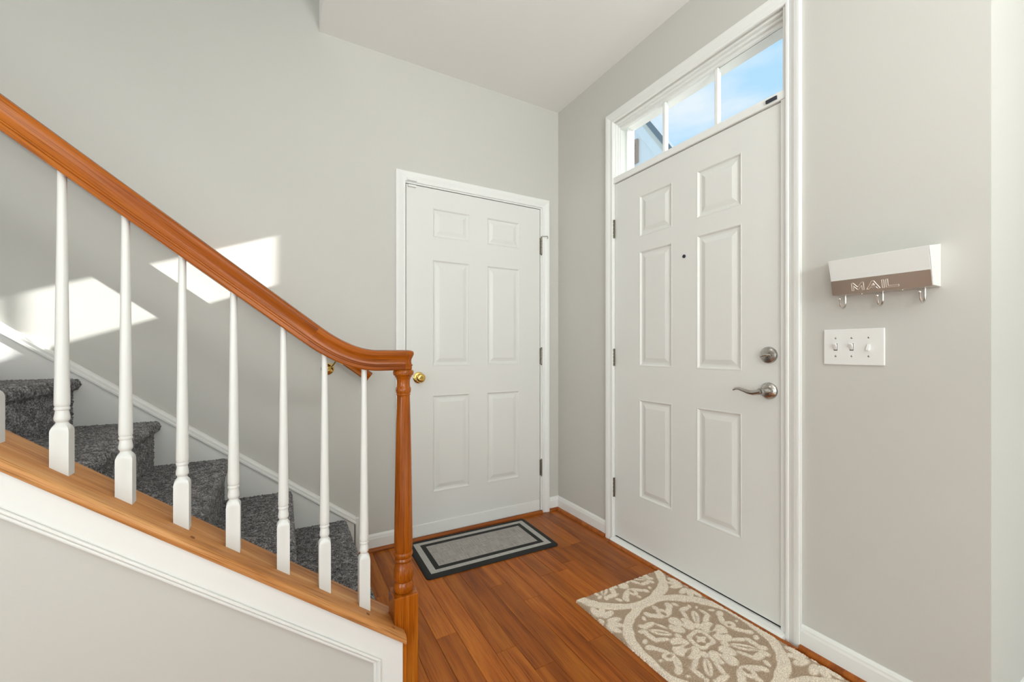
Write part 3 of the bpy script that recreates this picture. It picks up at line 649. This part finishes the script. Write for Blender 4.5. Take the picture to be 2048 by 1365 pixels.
# ------------------------------------------------------------------ switch plate
sw = thing('light_switch', (0, -1.6925, 1.107), 'white three-gang light switch plate below the mail holder', 'light switch')
MB().box(-0.0062, 0, -1.777, -1.608, 1.0465, 1.168).build('switch_plate', M['plastic'], sw, bevel=0.004, seg=3)
for y, up in ((-1.6445, True), (-1.690, True), (-1.7360, False)):
    MB().box(-0.0068, -0.005, y-0.0052, y+0.0052, 1.095, 1.119).build('toggle_slot', M['seal'] if up else M['plastic'], sw)
    s_ = 1 if up else -1
    MB().prism([(-0.0064, 1.107-0.0095), (-0.0064, 1.107+0.0095), (-0.017, 1.107+s_*0.010+0.0035), (-0.0185, 1.107+s_*0.010), (-0.017, 1.107+s_*0.010-0.0035)], lambda a, b, d: (a, d, b), y-0.0043, y+0.0043).build('toggle', M['plastic'], sw, bevel=0.001)
    for z in (1.1375, 1.0765): MB().lathe([(0, -0.0075), (0.0022, -0.0074), (0.0032, -0.0066), (0.0032, -0.005)], (0, y, z), 12, 'x').build('screw', M['nickel'], sw, smooth=40)

# ------------------------------------------------------------------ contact sensors
o = MB().box(-0.011, -0.004, -1.452, -1.410, 2.064, 2.078).build('door_sensor', M['dark'], bevel=0.002)
tag(o, 'small black contact sensor on the bar above the front door', 'sensor')
cs = thing('contact_sensor', (-1.03, -0.016, 2.05), 'small white two-piece contact sensor at top of the interior door', 'sensor')
MB().box(-1.054, -0.998, -0.022, -0.009, 2.060, 2.076).build('sensor_body', M['plastic'], cs, bevel=0.002)
MB().box(-1.045, -1.000, -0.012, 0.004, 2.030, 2.042).build('sensor_magnet', M['plastic'], cs, bevel=0.002)

# ------------------------------------------------------------------ doormat by the interior door
dm = thing('doormat', (-0.685, -0.235, 0), 'black rubber doormat with pale grey woven stripe and centre', 'doormat')
rot = math.radians(-1.0); cx, cy = -0.688, -0.238; hw, hd = 0.379, 0.205
def rr(hw, hd, r, n=6):
    o = []
    for sx, sy, a0 in ((1, 1, 0), (-1, 1, 90), (-1, -1, 180), (1, -1, 270)):
        for k in range(n+1): a = math.radians(a0+90*k/n); o.append((sx*(hw-r)+r*math.cos(a), sy*(hd-r)+r*math.sin(a)))
    return [(cx+x*math.cos(rot)-y*math.sin(rot), cy+x*math.sin(rot)+y*math.cos(rot)) for x, y in o]
mb = MB(); L = [(rr(hw, hd, 0.022), 0.0), (rr(hw, hd, 0.022), 0.004), (rr(hw-0.004, hd-0.004, 0.019), 0.0075), (rr(hw-0.012, hd-0.012, 0.012), 0.009)]
n = len(L[0][0])
for ring, z in L: mb.v += [(x, y, z) for x, y in ring]
for i in range(len(L)-1):
    for k0 in range(n): mb.quad((i*n+k0, i*n+(k0+1) % n, (i+1)*n+(k0+1) % n, (i+1)*n+k0))
mb.quad(range(n)); mb.quad(range((len(L)-1)*n, len(L)*n))
mb.build('rubber_base', M['black'], dm, smooth=30)
# woven grey: procedural threads
def weave(name, a, b):
    m, t, p = new_mat(name); N = t.nodes; K = t.links; c = N.new('ShaderNodeTexCoord'); outs = []
    for sc_ in ((14, 260, 1), (260, 14, 1)):
        mp = N.new('ShaderNodeMapping'); mp.inputs['Scale'].default_value = sc_; n = N.new('ShaderNodeTexNoise'); n.inputs['Scale'].default_value = 1.0; n.inputs['Detail'].default_value = 3
        K.new(c.outputs['Object'], mp.inputs['Vector']); K.new(mp.outputs['Vector'], n.inputs['Vector']); outs.append(n.outputs['Fac'])
    ad = N.new('ShaderNodeMath'); ad.operation = 'ADD'; K.new(outs[0], ad.inputs[0]); K.new(outs[1], ad.inputs[1])
    mr = N.new('ShaderNodeMapRange'); mr.inputs['From Min'].default_value = 0.75; mr.inputs['From Max'].default_value = 1.25; K.new(ad.outputs[0], mr.inputs['Value'])
    mx = N.new('ShaderNodeMixRGB'); mx.inputs['Color1'].default_value = (*a, 1); mx.inputs['Color2'].default_value = (*b, 1); K.new(mr.outputs['Result'], mx.inputs['Fac'])
    K.new(mx.outputs['Color'], p.inputs['Base Color']); p.inputs['Roughness'].default_value = 0.8
    bp = N.new('ShaderNodeBump'); bp.inputs['Strength'].default_value = 0.3; bp.inputs['Distance'].default_value = 0.001; K.new(ad.outputs[0], bp.inputs['Height']); K.new(bp.outputs['Normal'], p.inputs['Normal'])
    return m
M['weave'] = weave('woven_centre', (0.26, 0.24, 0.22), (0.48, 0.45, 0.42)); M['weave2'] = weave('woven_stripe', (0.38, 0.37, 0.345), (0.50, 0.485, 0.455))
def rectring(o, i, z):
    mb = MB(); A = rr(o[0], o[1], 0.0006, 1); 
    if i is None: mb.v += [(x, y, z) for x, y in A]; mb.quad(range(len(A))); return mb
    B = rr(i[0], i[1], 0.0006, 1); n = len(A); mb.v += [(x, y, z) for x, y in A+B]
    for k0 in range(n): mb.quad((k0, (k0+1) % n, n+(k0+1) % n, n+k0))
    return mb
rectring((hw-0.031, hd-0.033), (hw-0.062, hd-0.062), 0.0094).build('grey_stripe', M['weave2'], dm)
rectring((hw-0.088, hd-0.090), None, 0.0094).build('grey_centre', M['weave'], dm)

# ------------------------------------------------------------------ patterned rug by the front door
RX0, RX1, RY1, RY0 = -0.557, -0.043, -0.912, -1.78
rw, rh = RX1-RX0, RY1-RY0; CS = 0.0025
nxr, nyr = int(rw/CS)+1, int(rh/CS)+1
gx, gy = np.meshgrid(np.linspace(RX0, RX1, nxr), np.linspace(RY0, RY1, nyr), indexing='ij')
def sstep(d, w=0.004): return np.clip(0.5-d/w, 0, 1)          # 1 inside (d<0)
wob = np.zeros_like(gx); rg = np.random.default_rng(2)
for fq in (30, 55, 90):
    ph = rg.random(4)*6.28; wob += (np.sin(gx*fq+ph[0]+gy*fq*.4)+np.sin(gy*fq*1.1+ph[1]-gx*fq*.3))*0.0022*30/fq
pat = np.zeros_like(gx)
def blob(px, py, X, Y, r1, r2, ang):
    ca, sa = math.cos(ang), math.sin(ang); u = (X-px)*ca+(Y-py)*sa; v = -(X-px)*sa+(Y-py)*ca
    return (np.sqrt((u/r1)**2+(v/r2)**2)-1)*min(r1, r2)
def medallion(cx, cy, R):
    global pat
    X, Y = (gx-cx)/RS, (gy-cy)/RS; r = np.hypot(X, Y)+wob; a = np.arctan2(Y, X)
    inside = r < R
    ringd = np.abs(r-(R+0.020))-0.017
    p = np.zeros_like(gx)
    # centre boss: rounded diamond ring with a flower inside
    rd = r*(1+0.10*np.cos(4*a))
    p = np.maximum(p, sstep(np.abs(rd-0.033)-0.007)); p = np.maximum(p, sstep(r*(1-0.25*np.cos(4*a))-0.014))
    P = lambda rad, ang, l, w, tilt: sstep(blob(rad*math.cos(ang), rad*math.sin(ang), X, Y, l, w, tilt)+wob*0.6)
    for k in range(4):
        th = k*math.pi/2; t2 = th+math.pi/4
        g = np.zeros_like(gx)
        for s_ in (-1, 1): g = np.maximum(g, P(0.074, th+s_*0.34, 0.028, 0.022, th+s_*0.5))
        g = np.maximum(g, P(0.094, th, 0.024, 0.022, th))
        g = g*(1-P(0.058, th, 0.012, 0.0045, th))*(1-P(0.088, th+0.22, 0.014, 0.003, th+0.3))*(1-P(0.088, th-0.22, 0.014, 0.003, th-0.3))
        p = np.maximum(p, g)
        # tulip on the axis: cup, two curled petals, crown tip
        g = P(0.146, th, 0.022, 0.017, th)
        for s_ in (-1, 1):
            g = np.maximum(g, P(0.150, th+s_*0.21, 0.027, 0.0095, th+s_*0.9)); g = np.maximum(g, P(0.172, th+s_*0.30, 0.016, 0.011, th+s_*0.4))
        g = g*(1-P(0.142, th, 0.010, 0.006, th)); p = np.maximum(p, g); p = np.maximum(p, P(0.179, th, 0.010, 0.007, th))
        # diagonal leaf pair in a scroll outline
        g = P(0.116, t2, 0.034, 0.0125, t2)*(1-P(0.116, t2, 0.022, 0.0028, t2))
        for s_ in (-1, 1):
            g = np.maximum(g, P(0.118, t2+s_*0.28, 0.027, 0.008, t2+s_*0.35)); g = np.maximum(g, P(0.152, t2+s_*0.20, 0.025, 0.0095, t2-s_*0.8))
            g = np.maximum(g, P(0.170, t2+s_*0.07, 0.013, 0.008, t2+s_*0.3)); g = np.maximum(g, P(0.176, t2+s_*0.33, 0.012, 0.0075, t2+s_*1.2))
        p = np.maximum(p, g); p = np.maximum(p, P(0.066, t2, 0.013, 0.012, t2))
    pat = np.where(inside, p, pat); pat = np.maximum(pat, sstep(ringd))
def corner(cx, cy):
    global pat
    X, Y = (gx-cx)/RS, (gy-cy)/RS; p = np.zeros_like(gx)
    for k in range(4):
        th = k*math.pi/2+math.pi/4
        for s_ in (-1, 0, 1): p = np.maximum(p, sstep(blob(0.050*math.cos(th+s_*0.46), 0.050*math.sin(th+s_*0.46), X+wob, Y, 0.027, 0.0125, th+s_*0.55)))
        for s_ in (-1, 1): p = np.maximum(p, sstep(blob(0.095*math.cos(th+s_*0.2), 0.095*math.sin(th+s_*0.2), X, Y+wob, 0.026, 0.0125, th+s_*0.9)))
    p = np.maximum(p, sstep(np.hypot(X, Y)-0.013))
    pat = np.maximum(pat, p)
MR, MCX, MCY, RS = 0.196, -0.297, -1.335, 1.214
pitch = 2*(MR+0.020)*RS
for jx in (-1, 0, 1):
    for jy in (-2, -1, 0, 1): corner(MCX+(jx+0.5)*pitch, MCY+(jy+0.5)*pitch)
for jx in (-1, 0, 1):
    for jy in (-2, -1, 0, 1): medallion(MCX+jx*pitch, MCY+jy*pitch, MR)
pile = rg.random(gx.shape)
hz = 0.008+0.0022*pat+0.0020*pile
edge = np.minimum.reduce([gx-RX0, RX1-gx, gy-RY0, RY1-gy]); hz = np.where(edge < 0.001, 0.0005, hz)
jit = np.where(edge < 0.004, (rg.random(gx.shape)-0.5)*0.003, 0)
V = np.stack([gx+jit, gy+jit*0.7, hz], -1).reshape(-1, 3); I = np.arange(nxr*nyr).reshape(nxr, nyr)
Fq = np.stack([I[:-1, :-1], I[1:, :-1], I[1:, 1:], I[:-1, 1:]], -1).reshape(-1, 4)
rug_o = Vector(((RX0+RX1)/2, (RY0+RY1)/2, 0))
me = bpy.data.meshes.new('area_rug'); me.from_pydata((V-np.array(rug_o)).tolist(), [], Fq.tolist())
at = me.attributes.new('pattern', 'FLOAT', 'POINT'); at.data.foreach_set('value', pat.reshape(-1).astype(np.float32))
m, t, p = new_mat('tufted_rug'); N = t.nodes; K = t.links
an = N.new('ShaderNodeAttribute'); an.attribute_name = 'pattern'; c = N.new('ShaderNodeTexCoord')
n = N.new('ShaderNodeTexNoise'); n.inputs['Scale'].default_value = 330; n.inputs['Detail'].default_value = 2; K.new(c.outputs['Object'], n.inputs['Vector'])
mx = N.new('ShaderNodeMixRGB'); mx.inputs['Color1'].default_value = (0.47, 0.350, 0.250, 1); mx.inputs['Color2'].default_value = (0.84, 0.735, 0.61, 1); K.new(an.outputs['Fac'], mx.inputs['Fac'])
mr = N.new('ShaderNodeMapRange'); mr.inputs['From Min'].default_value = 0.3; mr.inputs['From Max'].default_value = 0.7; mr.inputs['To Min'].default_value = 0.62; mr.inputs['To Max'].default_value = 1.26; K.new(n.outputs['Fac'], mr.inputs['Value'])
hv = N.new('ShaderNodeHueSaturation'); K.new(mr.outputs['Result'], hv.inputs['Value']); K.new(mx.outputs['Color'], hv.inputs['Color']); K.new(hv.outputs['Color'], p.inputs['Base Color'])
p.inputs['Roughness'].default_value = 0.95; p.inputs['Specular IOR Level'].default_value = 0.1
me.materials.append(m)
rug = bpy.data.objects.new('area_rug', me); COL.objects.link(rug); rug.location = rug_o
tag(rug, 'tan and cream tufted rug with floral medallions at the front door', 'rug')

# ------------------------------------------------------------------ outside: porch and the gable seen through the transom
M['porch'] = paint('porch_paint', (0.72, 0.69, 0.60), 0.6, 0.03)
M['siding'] = paint('white_siding', (0.90, 0.90, 0.89), 0.6, 0.03)
M['shutter'] = paint('shutter_paint', (0.50, 0.36, 0.28), 0.6, 0.03)
M['roof'] = paint('roof_shingle', (0.20, 0.24, 0.27), 0.8, 0.6, 30, 0.1)
M['ground'] = paint('lawn', (0.10, 0.13, 0.05), 0.9, 0.5, 20, 0.2)
M['concrete'] = paint('concrete', (0.62, 0.60, 0.56), 0.8, 0.3, 60)
pc = thing('porch', (1.5, -0.6, -0.1), 'pale beige porch beam and post outside the transom window', 'porch')
MB().box(1.5, 1.68, -3.2, 1.4, 3.497, 3.80).build('porch_beam', M['porch'], pc)
MB().box(0.13, 1.9, -3.2, 1.4, 3.80, 3.86).build('porch_soffit', M['porch'], pc)
MB().box(1.5, 1.68, 1.20, 1.38, -0.1, 3.497).build('porch_post', M['siding'], pc)
MB().box(0.13, 2.2, -1.87, 1.4, -0.2, -0.04).build('porch_slab', M['concrete'], pc)
struct(MB().box(2.2, 40, -40, 40, -0.35, -0.15), 'ground', M['ground'], 'lawn outside the front door', 'ground')
struct(MB().box(2.2, 6.95, -3.0, 12.0, -0.15, -0.13), 'bounce_slab', M['concrete'], 'unseen pale concrete slab added to bounce sun onto the gable', 'bounce_slab')  # added out of view as a reflector for the shaded gable
gh = thing('neighbour_house', (7, 8, -0.15), 'white-sided gable with shutter and grey roof seen through the transom', 'house')
rk = lambda y, off: 7.055+(y-5.936)*1.42+off                 # rake underside line, rising with y
yR, yT = 3.3, 7.6
MB().prism([(yR, -0.15), (yR, rk(yR, 0)), (yT, rk(yT, 0)), (2*yT-yR, rk(yR, 0)), (2*yT-yR, -0.15)], lambda a, b, d: (d, a, b), 7.0, 7.04).build('gable_wall', M['siding'], gh)
def slope_band(name, mat, o0, o1, x0, x1):
    for f in (1, -1):
        g = lambda y: y if f > 0 else 2*yT-y
        MB().prism([(g(yR-0.4), rk(yR-0.4, o0)), (g(yT), rk(yT, o0)), (g(yT), rk(yT, o1)), (g(yR-0.4), rk(yR-0.4, o1))], lambda a, b, d: (d, a, b), x0, x1).build(name, mat, gh)
slope_band('rake_board', M['siding'], 0.0, 0.38, 6.95, 7.0)
slope_band('rake_trim', M['porch'], 0.38, 0.56, 6.93, 7.03)
slope_band('roof', M['roof'], 0.56, 0.78, 6.91, 7.06)
sh = MB(); sh.box(6.93, 7.0, 5.99, 6.24, 6.33, 6.98); shu = sh.build('shutter', M['shutter'], gh)
for k0 in range(8): MB().box(6.915, 6.935, 6.03, 6.20, 6.38+k0*0.07, 6.43+k0*0.07).build('slat', M['shutter'], shu)
